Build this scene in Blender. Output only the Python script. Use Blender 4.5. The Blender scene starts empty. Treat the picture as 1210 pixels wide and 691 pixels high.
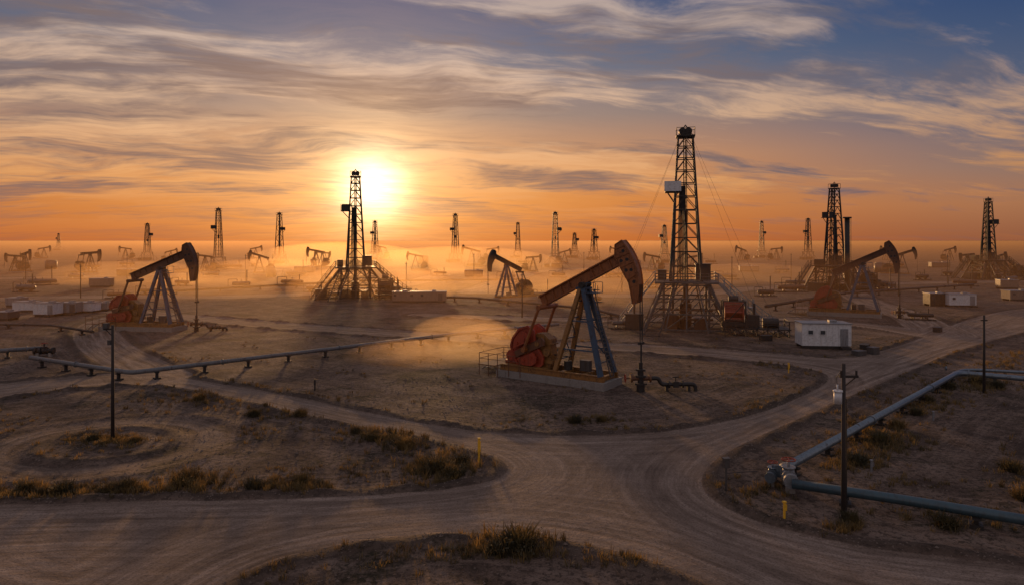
import bpy, math, random, bmesh
import numpy as np
from mathutils import Vector, Matrix
random.seed(7); rng=np.random.default_rng(7)
scene=bpy.context.scene
scene.view_settings.view_transform='Standard'
try: scene.view_settings.look='None'
except: pass
scene.view_settings.exposure=0
COL=scene.collection
H=12.0; F=807.0
def g(px,py,z=0.0):
    Y=(H-z)*F/(py-284.0); return ((px-605.0)*Y/F, Y)
def lin(r,gg,b,a=1):
    f=lambda c:(c/255/12.92) if c/255<=0.04045 else ((c/255+0.055)/1.055)**2.4
    return (f(r),f(gg),f(b),a)
# ---------------- camera
cam=bpy.data.cameras.new('camera'); co=bpy.data.objects.new('camera',cam); COL.objects.link(co)
co.location=(0,0,H); co.rotation_euler=(math.radians(90),0,0)
cam.lens=24; cam.sensor_width=36; cam.shift_y=-61.5/1210; cam.clip_end=60000; cam.clip_start=0.5
scene.camera=co
# ---------------- sun
az=math.radians(-11.55); el=math.radians(4.4)
S=Vector((math.sin(az)*math.cos(el),math.cos(az)*math.cos(el),math.sin(el)))
sl=bpy.data.lights.new('sun','SUN'); sl.energy=3.8; sl.angle=math.radians(4.0); sl.color=(1.0,0.52,0.2)
so=bpy.data.objects.new('sun',sl); COL.objects.link(so); so.rotation_euler=S.to_track_quat('Z','Y').to_euler(); so.location=(0,0,60)
# ---------------- node helpers
class NT:
    def __init__(s,nt): s.nt=nt
    def n(s,t,**kw):
        nd=s.nt.nodes.new(t)
        for k,v in kw.items(): setattr(nd,k,v)
        return nd
    def set(s,inp,v):
        if isinstance(v,bpy.types.NodeSocket): s.nt.links.new(v,inp)
        else: inp.default_value=v
    def m(s,op,a,b=None,c=None,clamp=False):
        nd=s.n('ShaderNodeMath',operation=op,use_clamp=clamp); s.set(nd.inputs[0],a)
        if b is not None: s.set(nd.inputs[1],b)
        if c is not None: s.set(nd.inputs[2],c)
        return nd.outputs[0]
    def vm(s,op,a,b=None):
        nd=s.n('ShaderNodeVectorMath',operation=op); s.set(nd.inputs[0],a)
        if b is not None: s.set(nd.inputs[1],b)
        return nd.outputs['Value'] if op in('DOT_PRODUCT','LENGTH') else nd.outputs[0]
    def mix(s,f,a,b,mode='MIX'):
        nd=s.n('ShaderNodeMix',data_type='RGBA',blend_type=mode); s.set(nd.inputs[0],f); s.set(nd.inputs[6],a); s.set(nd.inputs[7],b); return nd.outputs[2]
    def ramp(s,f,stops,interp='LINEAR'):
        nd=s.n('ShaderNodeValToRGB'); cr=nd.color_ramp; cr.interpolation=interp
        while len(cr.elements)<len(stops): cr.elements.new(0.5)
        for e,(p,c) in zip(cr.elements,stops):
            e.position=p; e.color=c if len(c)==4 else (*c,1)
        s.set(nd.inputs[0],f); return nd.outputs[0]
    def noise(s,vec,scale,detail=4,rough=0.55,dist=0.0):
        nd=s.n('ShaderNodeTexNoise'); s.set(nd.inputs['Vector'],vec); nd.inputs['Scale'].default_value=scale
        nd.inputs['Detail'].default_value=detail; nd.inputs['Roughness'].default_value=rough; nd.inputs['Distortion'].default_value=dist
        return nd.outputs['Fac']
    def mr(s,v,a,b,c=0.0,d=1.0,smooth=True):
        nd=s.n('ShaderNodeMapRange',interpolation_type='SMOOTHSTEP' if smooth else 'LINEAR')
        s.set(nd.inputs[0],v); nd.inputs[1].default_value=a; nd.inputs[2].default_value=b; nd.inputs[3].default_value=c; nd.inputs[4].default_value=d
        return nd.outputs[0]
    def comb(s,x,y,z):
        nd=s.n('ShaderNodeCombineXYZ'); s.set(nd.inputs[0],x); s.set(nd.inputs[1],y); s.set(nd.inputs[2],z); return nd.outputs[0]
# ---------------- world
W=bpy.data.worlds.new('World'); scene.world=W; W.use_nodes=True; nt=W.node_tree; nt.nodes.clear(); w=NT(nt)
tc=w.n('ShaderNodeTexCoord').outputs['Generated']
D=w.vm('NORMALIZE',tc)
sp=w.n('ShaderNodeSeparateXYZ'); nt.links.new(D,sp.inputs[0]); x,y,z=sp.outputs
d=w.vm('DOT_PRODUCT',D,tuple(S)); dp=w.m('MAXIMUM',d,0.0001)
warm=w.m('POWER',w.m('MULTIPLY_ADD',d,0.5,0.5),6.0)
zc=w.m('MAXIMUM',z,0.0)
warmc=w.ramp(zc,[(0,lin(184,98,46)),(.06,lin(200,122,62)),(.12,lin(186,130,92)),(.18,lin(136,118,114)),(.25,lin(84,98,122)),(.35,lin(54,76,116)),(1,lin(60,78,115))])
coolc=w.ramp(zc,[(0,lin(138,86,62)),(.045,lin(160,110,80)),(.09,lin(128,108,104)),(.15,lin(78,92,116)),(.28,lin(44,68,110)),(.5,lin(60,80,118)),(1,lin(70,85,118))])
base=w.mix(w.mr(warm,.2,.85),coolc,warmc)
nish=w.n('ShaderNodeTexSky',sky_type='NISHITA'); nish.sun_disc=False; nish.sun_elevation=el; nish.sun_rotation=az; nish.dust_density=2.0
base=w.mix(1.0,base,w.mix(1.0,nish.outputs[0],(0.005,0.005,0.005,1),'MULTIPLY'),'ADD')
q=w.m('ADD',zc,0.13)
px=w.m('DIVIDE',x,q); py=w.m('DIVIDE',y,q)
ca,sa=math.cos(math.radians(12)),math.sin(math.radians(12))
u=w.m('ADD',w.m('MULTIPLY',px,ca),w.m('MULTIPLY',py,sa)); v0=w.m('SUBTRACT',w.m('MULTIPLY',py,ca),w.m('MULTIPLY',px,sa))
warp=w.m('MULTIPLY',w.m('SUBTRACT',w.noise(w.comb(u,v0,4.0),.6,3,.5),.5),1.2)
v=w.m('ADD',v0,warp)
big=w.noise(w.comb(w.m('MULTIPLY',u,.55),w.m('MULTIPLY',v,1.15),3.4),1.0,4,.55,0)
fine=w.noise(w.comb(w.m('MULTIPLY',u,1.2),w.m('MULTIPLY',v,2.8),7.7),1.4,9,.66,.2)
wisp=w.noise(w.comb(w.m('MULTIPLY',u,1.8),w.m('MULTIPLY',v,7.0),1.7),1.8,7,.66,.1)
leftb=w.mr(px,-1.0,1.1,0.15,-0.05,False)
den=w.m('ADD',w.m('ADD',w.m('MULTIPLY',big,1.45),w.m('MULTIPLY',fine,.85)),leftb)
cl=w.mr(den,1.04,1.28)
cl=w.m('MULTIPLY',cl,w.mr(wisp,.34,.60,.58,1.0))
cl=w.m('MULTIPLY',cl,w.mr(z,0.0,.08,.2,1.0))
litc=w.ramp(zc,[(0,lin(218,128,66)),(.08,lin(230,164,102)),(.16,lin(226,182,142)),(.26,lin(202,178,162)),(.4,lin(174,160,156)),(1,lin(150,145,150))])
lits=w.mix(w.mr(warm,.25,.95),w.mix(1.0,litc,lin(212,210,218),'MULTIPLY'),litc)
shade=w.mix(w.mr(warm,.3,1.0),lin(84,90,110),lin(116,98,96))
ccol=w.mix(w.mr(w.noise(w.comb(w.m('MULTIPLY',u,.7),w.m('MULTIPLY',v,1.8),9.0),1.3,6,.6,.2),.42,.60,0,.9),lits,shade)
sky=w.mix(w.m('MULTIPLY',cl,.94),base,ccol)
back=w.mr(y,0.05,-0.8)
sky=w.mix(w.m('MULTIPLY',back,w.mr(z,-.02,.08)),sky,(0.38,0.31,0.32,1))
sky=w.mix(w.mr(z,.42,.8,0,.85),sky,(.28,.265,.31,1))
def glow(n,s,c):
    return w.mix(1.0,c,w.comb(*[w.m('MULTIPLY',w.m('POWER',dp,n),s)]*3),'MULTIPLY')
cloudveil=w.mr(w.m('MULTIPLY_ADD',fine,.5,w.m('MULTIPLY',wisp,.5)),.38,.62,1.0,.65)
gl=glow(1200,1.7,(1,.90,.62,1))
for a in ((280,.58,(1,.68,.30,1)),(60,.25,(1,.53,.19,1)),(14,.09,(1,.45,.16,1))):
    gl=w.mix(1.0,gl,glow(*a),'ADD')
gl=w.mix(1.0,gl,w.comb(cloudveil,cloudveil,cloudveil),'MULTIPLY')
sky=w.mix(1.0,sky,gl,'ADD')
sky=w.mix(w.mr(z,0.0,-.05),sky,(.05,.03,.022,1))
bg=w.n('ShaderNodeBackground'); nt.links.new(sky,bg.inputs[0]); bg.inputs[1].default_value=1.0
out=w.n('ShaderNodeOutputWorld'); nt.links.new(bg.outputs[0],out.inputs[0])
# ---------------- materials
def newmat(name):
    m=bpy.data.materials.new(name); m.use_nodes=True; t=m.node_tree; t.nodes.clear(); k=NT(t)
    o=k.n('ShaderNodeOutputMaterial'); b=k.n('ShaderNodeBsdfPrincipled'); t.links.new(b.outputs[0],o.inputs[0])
    return m,k,b,o
def paint(name,c,rust=0.35,rough=.55,metal=0.0,rustc=(.06,.028,.015,1),sc=1.5):
    m,k,b,o=newmat(name); tcn=k.n('ShaderNodeTexCoord').outputs['Object']
    n1=k.noise(tcn,sc,4,.65,.4); n2=k.noise(tcn,sc*6,3,.6)
    f=k.mr(k.m('ADD',k.m('MULTIPLY',n1,.6),k.m('MULTIPLY',n2,.4)),.62-rust*.3,.76-rust*.15)
    c4=(*c,1); dust=k.mix(k.mr(n2,.4,.7,0,.45),c4,(c[0]*.5+.02,c[1]*.5+.015,c[2]*.5+.01,1))
    col=k.mix(f,dust,rustc)
    sp_=k.n('ShaderNodeSeparateXYZ'); k.set(sp_.inputs[0],tcn)
    stv=k.noise(k.comb(k.m('MULTIPLY',sp_.outputs[0],6.0),k.m('MULTIPLY',sp_.outputs[1],6.0),k.m('MULTIPLY',sp_.outputs[2],.5)),1.0,3,.6)
    col=k.mix(k.mr(stv,.5,.68,0,min(.6,.15+rust)),col,rustc)
    k.set(b.inputs['Base Color'],col)
    k.set(b.inputs['Roughness'],k.mr(f,0,1,rough,.9)); b.inputs['Metallic'].default_value=metal
    bp=k.n('ShaderNodeBump'); bp.inputs['Strength'].default_value=.25; bp.inputs['Distance'].default_value=.02; k.set(bp.inputs['Height'],n2); k.set(b.inputs['Normal'],bp.outputs[0])
    return m
M={}
M['orange']=paint('rusty_orange_paint',(.30,.10,.024),.45,.5,0,(.10,.035,.014,1),1.8)
M['brown']=paint('rusty_brown_paint',(.14,.055,.022),.35,.6)
M['yellow']=paint('ochre_paint',(.27,.125,.028),.4)
M['red']=paint('red_paint',(.34,.05,.018),.4,.5,0,(.11,.025,.012,1))
M['blue']=paint('blue_paint',(.035,.07,.12),.45,.55,0,(.045,.032,.028,1))
M['steel']=paint('dark_steel',(.03,.026,.024),.4,.6,.2,(.03,.018,.012,1))
M['grey']=paint('grey_steel',(.09,.085,.082),.3,.5,.3)
M['light']=paint('galvanised_steel',(.24,.25,.26),.2,.45,.3)
M['white']=paint('white_panel',(.60,.61,.61),.12,.5,0,(.3,.22,.16,1),.8)
M['conc']=paint('concrete',(.25,.225,.2),.1,.9,0,(.14,.10,.08,1))
M['pipe']=paint('blue_grey_pipe',(.16,.20,.235),.2,.3,.55,(.08,.06,.05,1),.8)
M['pipe2']=paint('blue_green_pipe',(.045,.085,.105),.2,.35,.2,(.04,.04,.04,1),.8)
M['pipe3']=paint('dull_grey_pipe',(.14,.145,.15),.35,.55,.1,(.07,.05,.04,1),.8)
M['wood']=paint('dark_timber',(.03,.023,.02),.1,.85)
M['dark']=paint('black_paint_hole_shade',(.012,.012,.013),0,.5)  # plain black for cables and handles; also painted shade for the head holes
M['glass']=paint('window_glass',(.05,.06,.07),0,.12)
M['yel']=paint('yellow_marker',(.75,.42,.02),.05)
M['tan']=paint('tan_panel',(.2,.15,.115),.2)
# ---------------- mesh builder
class MB:
    def __init__(s): s.v=[];s.f=[];s.mi=[];s.cur=0
    def strut(s,a,b,r,n=4,r2=None):
        a=Vector(a);b=Vector(b); dd=b-a
        if dd.length<1e-6: return s
        dd.normalize(); up=Vector((0,0,1)) if abs(dd.z)<.95 else Vector((1,0,0))
        e1=dd.cross(up).normalized(); e2=dd.cross(e1); r2=r if r2 is None else r2; i0=len(s.v); off=math.pi/4 if n==4 else 0
        for p,rr in((a,r),(b,r2)):
            for i in range(n):
                t=2*math.pi*i/n+off; s.v.append(p+e1*math.cos(t)*rr+e2*math.sin(t)*rr)
        for i in range(n):
            j=(i+1)%n; s.f.append((i0+i,i0+j,i0+n+j,i0+n+i)); s.mi.append(s.cur)
        s.f.append(tuple(i0+i for i in range(n))[::-1]); s.f.append(tuple(i0+n+i for i in range(n))); s.mi+= [s.cur]*2
        return s
    def box(s,c,sz,rot=None):
        c=Vector(c); i0=len(s.v)
        for dx in(-.5,.5):
            for dy in(-.5,.5):
                for dz in(-.5,.5):
                    p=Vector((dx*sz[0],dy*sz[1],dz*sz[2]))
                    if rot is not None: p=rot@p
                    s.v.append(c+p)
        for f in((0,1,3,2),(4,6,7,5),(0,4,5,1),(2,3,7,6),(0,2,6,4),(1,5,7,3)):
            s.f.append(tuple(i0+k for k in f)); s.mi.append(s.cur)
        return s
    def prism(s,poly,y0,y1):
        i0=len(s.v); n=len(poly)
        for yy in(y0,y1):
            for (a,b) in poly: s.v.append(Vector((a,yy,b)))
        s.f.append(tuple(range(i0,i0+n))); s.f.append(tuple(range(i0+n,i0+2*n))[::-1]); s.mi+=[s.cur]*2
        for i in range(n):
            j=(i+1)%n; s.f.append((i0+i,i0+n+i,i0+n+j,i0+j)); s.mi.append(s.cur)
        return s
    def tube(s,path,r,n=12):
        P=[Vector(p) for p in path]; i0=len(s.v); m=len(P)
        for k,p in enumerate(P):
            t=(P[min(k+1,m-1)]-P[max(k-1,0)]).normalized(); up=Vector((0,0,1)) if abs(t.z)<.97 else Vector((1,0,0))
            e1=t.cross(up).normalized(); e2=t.cross(e1)
            for i in range(n):
                a=2*math.pi*i/n; s.v.append(p+e1*math.cos(a)*r+e2*math.sin(a)*r)
        for k in range(m-1):
            for i in range(n):
                j=(i+1)%n; s.f.append((i0+k*n+i,i0+k*n+j,i0+(k+1)*n+j,i0+(k+1)*n+i)); s.mi.append(s.cur)
        s.f.append(tuple(i0+i for i in range(n))); s.f.append(tuple(i0+(m-1)*n+i for i in range(n))[::-1]); s.mi+=[s.cur]*2
        return s
    def obj(s,name,mats,parent=None,smooth=False,label=None):
        me=bpy.data.meshes.new(name); me.from_pydata([tuple(p) for p in s.v],[],s.f)
        if not isinstance(mats,(list,tuple)): mats=[mats]
        for mm in mats: me.materials.append(mm)
        me.polygons.foreach_set('material_index',s.mi)
        b=bmesh.new(); b.from_mesh(me); bmesh.ops.recalc_face_normals(b,faces=b.faces); b.to_mesh(me); b.free()
        if smooth: me.polygons.foreach_set('use_smooth',[len(p.vertices)==4 for p in me.polygons])
        me.update(); o=bpy.data.objects.new(name,me); COL.objects.link(o)
        if parent: o.parent=parent
        if label: o['label']=label
        return o
def thing(name,loc,yaw,label,cat,group=None,scale=1.0):
    e=bpy.data.objects.new(name,None); COL.objects.link(e); e.location=(loc[0],loc[1],loc[2] if len(loc)>2 else 0); e.rotation_euler=(0,0,yaw); e.scale=(scale,)*3
    e.empty_display_size=.5; e['label']=label; e['category']=cat
    if group: e['group']=group
    return e
def roundpath(pts,rad=1.0,n=6):
    P=[Vector(p) for p in pts]; out=[P[0]]
    for i in range(1,len(P)-1):
        a=(P[i-1]-P[i]); b=(P[i+1]-P[i]); r=min(rad,a.length*.45,b.length*.45)
        p0=P[i]+a.normalized()*r; p1=P[i]+b.normalized()*r
        for k in range(n+1):
            t=k/n; out.append(p0*(1-t)**2+P[i]*2*t*(1-t)+p1*t*t)
    out.append(P[-1]); return out
# ---------------- ground fields
def chaikin(P,closed,it=2):
    P=np.array(P,float)
    for _ in range(it):
        Q=np.roll(P,-1,axis=0) if closed else P[1:]
        A=P if closed else P[:-1]
        N=np.empty((2*len(A),2)); N[0::2]=.75*A+.25*Q; N[1::2]=.25*A+.75*Q
        if not closed: N=np.vstack([P[:1],N,P[-1:]])
        P=N
    return P
roadpx=[(-260,800),(-260,604),(0,598),(150,593),(300,592),(430,587),(530,579),(588,568),(606,553),(585,538),(530,522),(450,507),(370,492),(280,470),(205,455),(130,453),(60,461),(-30,474),(-260,490),
 (-260,470),(-30,457),(60,447),(130,441),(180,440),(230,449),(330,465),(430,487),(520,505),(610,514),(720,516),(820,507),(900,489),(955,466),(984,449),(972,438),(900,428),(830,421),(720,413),(640,411),(560,404),
 (560,400),(640,404),(720,405),(830,411),(920,418),(1000,426),(1050,413),(1100,396),(1140,378),(1200,364),(1400,345),(1400,362),(1250,382),(1190,397),(1120,417),(1080,436),(1010,465),(930,500),(860,532),(830,555),(826,578),(855,602),(920,626),(1020,648),(1210,670),(1500,700),
 (1500,860),(1200,820),(900,730),(850,697),(800,673),(740,652),(660,636),(580,628),(480,631),(380,646),(300,669),(240,702),(150,800)]
roadpoly=chaikin([g(*p) for p in roadpx],True,2)
def grp(i):
    k=i//4
    return 0 if 1<=k<=17 else 1 if 19<=k<=49 else 2 if 51<=k<=64 else 3
lines=[([(120,366),(300,382),(420,391),(560,400)],5.5),([(500,372),(700,380),(880,374),(1020,383),(1100,396)],5),([(-100,356),(100,350),(300,352),(470,340),(520,325)],8),
 ([(560,345),(800,352),(900,338),(1210,332)],8),([(190,445),(120,410),(110,385),(150,372)],5),([(1110,395),(1075,372),(1010,352),(1000,335)],6),([(560,345),(600,330),(640,318),(900,312)],8),([(-50,330),(150,326),(330,320),(420,312)],9)]
lines=[(chaikin([g(*p) for p in L],False,2),wd) for L,wd in lines]
CC=np.array(g(128,523))
def segdist(P,A,B):
    AB=B-A; t=np.clip(((P-A)@AB)/max(AB@AB,1e-9),0,1); return np.hypot(*(P-(A+t[:,None]*AB)).T)
def sdf(P,full=False):
    G=[np.full(len(P),1e9) for _ in range(4)]; ins=np.zeros(len(P),bool)
    R=roadpoly; n=len(R)
    for i in range(n):
        A=R[i];B=R[(i+1)%n]; gi=grp(i); G[gi]=np.minimum(G[gi],segdist(P,A,B))
        if A[1]!=B[1]:
            c=((A[1]>P[:,1])!=(B[1]>P[:,1]))&(P[:,0]<(B[0]-A[0])*(P[:,1]-A[1])/(B[1]-A[1])+A[0]); ins^=c
    dmin=np.minimum(np.minimum(G[0],G[1]),np.minimum(G[2],G[3]))
    s=np.where(ins,-dmin,dmin)
    s2=np.full(len(P),1e9)
    for L,wd in lines:
        for i in range(len(L)-1): s2=np.minimum(s2,segdist(P,L[i],L[i+1])-wd/2)
    G[1]=np.minimum(G[1],np.abs(s2))
    return (np.minimum(s,s2),G) if full else np.minimum(s,s2)
def wob(X,Y):
    return (np.sin(X*.31+1.3*np.sin(Y*.17))*np.sin(Y*.27+1.1*np.sin(X*.13))*.5+np.sin(X*.9+Y*.4+np.sin(Y*.7))*.22+np.sin(Y*1.1-X*.6+np.sin(X*.8))*.2+np.sin(X*2.3+1.7*np.sin(Y*1.9))*.08)
def height(X,Y,s):
    out=np.clip(s/1.5,0,1); r=np.hypot((X-CC[0])/1.15,Y-CC[1])
    h=.09*wob(X,Y)*out + .24*np.exp(-((s-.6)/.38)**2)*(.7+.4*np.sin(X*1.7+Y*.9))*(Y<110)
    h+= .10*np.exp(-((r-3.3)/.4)**2)+.07*np.exp(-((r-6.7)/.35)**2)-.05*np.exp(-((r-5.0)/1.2)**2)
    h-= .02*np.exp(-((s+1.3)/.3)**2)
    return h
rows=[-120,-60,-30,-15,-5,0]; Y=5.0
while Y<20000:
    rows.append(Y); Y+= .17+.006*Y+ (0 if Y<1500 else (Y-1500)*.02)
rows=np.array(rows); nc=660
uu=np.linspace(-1,1,nc); uu=.6*uu+.4*uu**3
hw=1.25*np.abs(rows)+42
GX=uu[None,:]*hw[:,None]; GY=np.repeat(rows[:,None],nc,1)
X=GX.ravel();Yv=GY.ravel(); sd=np.full(X.shape,60.0); sel=(Yv>4)&(Yv<420)&(np.abs(X)<320)
TR=[np.full(X.shape,60.0) for _ in range(4)]
s_,G_=sdf(np.c_[X[sel],Yv[sel]],True); sd[sel]=s_
for k in range(4): TR[k][sel]=G_[k]
Z=height(X,Yv,sd)*(Yv<400); nr=len(rows)
idx=np.arange(nr*nc).reshape(nr,nc)
Fq=np.stack([idx[:-1,:-1],idx[:-1,1:],idx[1:,1:],idx[1:,:-1]],-1).reshape(-1,4)
isroad=sd[Fq].mean(1)<0
roadness=1-np.clip((sd+.3)/.7,0,1); roadness=roadness*roadness*(3-2*roadness)
rr=np.hypot((X-CC[0])/1.15,Yv-CC[1]); nearc=(rr<11)&(sd>.6)
TR[0]=np.where(nearc,rr,TR[0])
loopw=np.exp(-((rr-5.0)/1.05)**4)*.52*(sd>.0)+np.exp(-((rr-8.3)/.7)**2)*.42*(sd>.4)
berm=np.maximum(np.exp(-((sd-.6)/.5)**2),.8*np.exp(-((rr-3.3)/.4)**2))
def sheet(name,faces,mat):
    us,inv=np.unique(faces.ravel(),return_inverse=True)
    me=bpy.data.meshes.new(name); me.vertices.add(len(us)); me.vertices.foreach_set('co',np.c_[X[us],Yv[us],Z[us]].ravel())
    me.loops.add(inv.size); me.loops.foreach_set('vertex_index',inv.ravel().astype(np.int32)); me.polygons.add(len(faces))
    me.polygons.foreach_set('loop_start',np.arange(0,inv.size,4,dtype=np.int32))
    me.update(calc_edges=True); me.validate()
    at=me.attributes.new('road','FLOAT','POINT'); at.data.foreach_set('value',np.maximum(roadness,loopw)[us].astype(np.float32))
    at=me.attributes.new('berm','FLOAT','POINT'); at.data.foreach_set('value',berm[us].astype(np.float32))
    at=me.attributes.new('track_a','FLOAT_VECTOR','POINT'); at.data.foreach_set('vector',np.c_[TR[0][us],TR[1][us],TR[2][us]].ravel().astype(np.float32))
    at=me.attributes.new('track_d','FLOAT','POINT'); at.data.foreach_set('value',TR[3][us].astype(np.float32))
    me.polygons.foreach_set('use_smooth',np.ones(len(faces),bool)); me.materials.append(mat)
    o=bpy.data.objects.new(name,me); COL.objects.link(o); o['kind']='structure'; return o
def groundmat(name):
    m,k,b,o=newmat(name); geo=k.n('ShaderNodeNewGeometry').outputs['Position']
    a1=k.n('ShaderNodeAttribute',attribute_name='road').outputs['Fac']; ab=k.n('ShaderNodeAttribute',attribute_name='berm').outputs['Fac']
    ta=k.n('ShaderNodeSeparateXYZ'); k.set(ta.inputs[0],k.n('ShaderNodeAttribute',attribute_name='track_a').outputs['Vector'])
    td=k.n('ShaderNodeAttribute',attribute_name='track_d').outputs['Fac']
    spx=k.n('ShaderNodeSeparateXYZ'); k.set(spx.inputs[0],geo); sx,sy=spx.outputs[0],spx.outputs[1]
    nb=k.noise(geo,.035,4,.6,.3); nm=k.noise(geo,.35,5,.65,.5); nf=k.noise(geo,3.0,5,.75); ng=k.noise(geo,11,2,.75)
    num=None;den_=None
    for i,t in enumerate((ta.outputs[0],ta.outputs[1],ta.outputs[2],td)):
        wgt=k.m('POWER',2.718,k.m('MULTIPLY',t,-.28))
        nz=k.noise(k.comb(k.m('MULTIPLY_ADD',t,2.1,k.m('MULTIPLY',nm,.9)),k.m('MULTIPLY_ADD',sx,.10,i*7.3),k.m('MULTIPLY',sy,.10)),1.0,5,.74,.15)
        nn_=k.m('MULTIPLY',wgt,nz); num=nn_ if num is None else k.m('ADD',num,nn_); den_=wgt if den_ is None else k.m('ADD',den_,wgt)
    stm=k.m('DIVIDE',num,k.m('ADD',den_,.0001))
    stm=k.m('ADD',stm,k.m('MULTIPLY',k.m('SUBTRACT',nm,.5),.3))
    soil=k.ramp(k.m('ADD',k.m('MULTIPLY',nb,.35),k.m('MULTIPLY',nm,.65)),[(.36,(.068,.045,.034)),(.5,(.14,.094,.069)),(.62,(.22,.152,.115))])
    soil=k.mix(k.mr(stm,.46,.58,.0,.45),soil,(.25,.178,.137,1))
    soil=k.mix(k.mr(nf,.50,.58,0,.7),soil,(.04,.028,.021,1))
    soil=k.mix(k.mr(nf,.38,.30,0,.6),soil,(.28,.205,.16,1))
    scr=k.m('MULTIPLY',k.mr(k.noise(geo,.16,6,.7,.8),.53,.62),k.mr(nf,.38,.6,.3,1))
    soil=k.mix(k.m('MULTIPLY',scr,.8),soil,(.030,.026,.014,1))
    soil=k.mix(k.m('MULTIPLY',ab,.75),soil,k.mix(k.mr(ng,.4,.6),(.028,.020,.015,1),(.10,.072,.055,1)))
    road=k.ramp(stm,[(.36,(.13,.09,.068)),(.46,(.205,.148,.113)),(.54,(.28,.206,.160)),(.64,(.38,.29,.23))])
    road=k.mix(k.mr(nf,.5,.65,0,.45),road,(.12,.085,.064,1)); road=k.mix(k.mr(nm,.48,.64,0,.4),road,(.15,.104,.078,1))
    rn=k.m('ADD',a1,k.m('MULTIPLY',k.m('SUBTRACT',nf,.5),.5)); rf=k.mr(rn,.4,.6)
    col=k.mix(rf,soil,road); col=k.mix(k.mr(ng,.48,.64,0,.6),col,k.mix(1.0,col,(.42,.42,.42,1),'MULTIPLY'))
    k.set(b.inputs['Base Color'],col); b.inputs['Roughness'].default_value=.95; b.inputs['Specular IOR Level'].default_value=.12
    hgt=k.m('ADD',k.m('ADD',k.m('MULTIPLY',nf,.10),k.m('MULTIPLY',ng,.03)),k.m('ADD',k.m('MULTIPLY',stm,.13),k.m('MULTIPLY',nm,.16)))
    bp=k.n('ShaderNodeBump'); bp.inputs['Strength'].default_value=.85; bp.inputs['Distance'].default_value=1.0; k.set(bp.inputs['Height'],hgt); k.set(b.inputs['Normal'],bp.outputs[0])
    return m
sheet('ground',Fq[~isroad],groundmat('desert_soil')); sheet('dirt_road',Fq[isroad],groundmat('packed_dirt'))
def hz(x,y):
    P=np.array([[x,y]],float); s=sdf(P); return float(height(P[:,0],P[:,1],s)[0])
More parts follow.
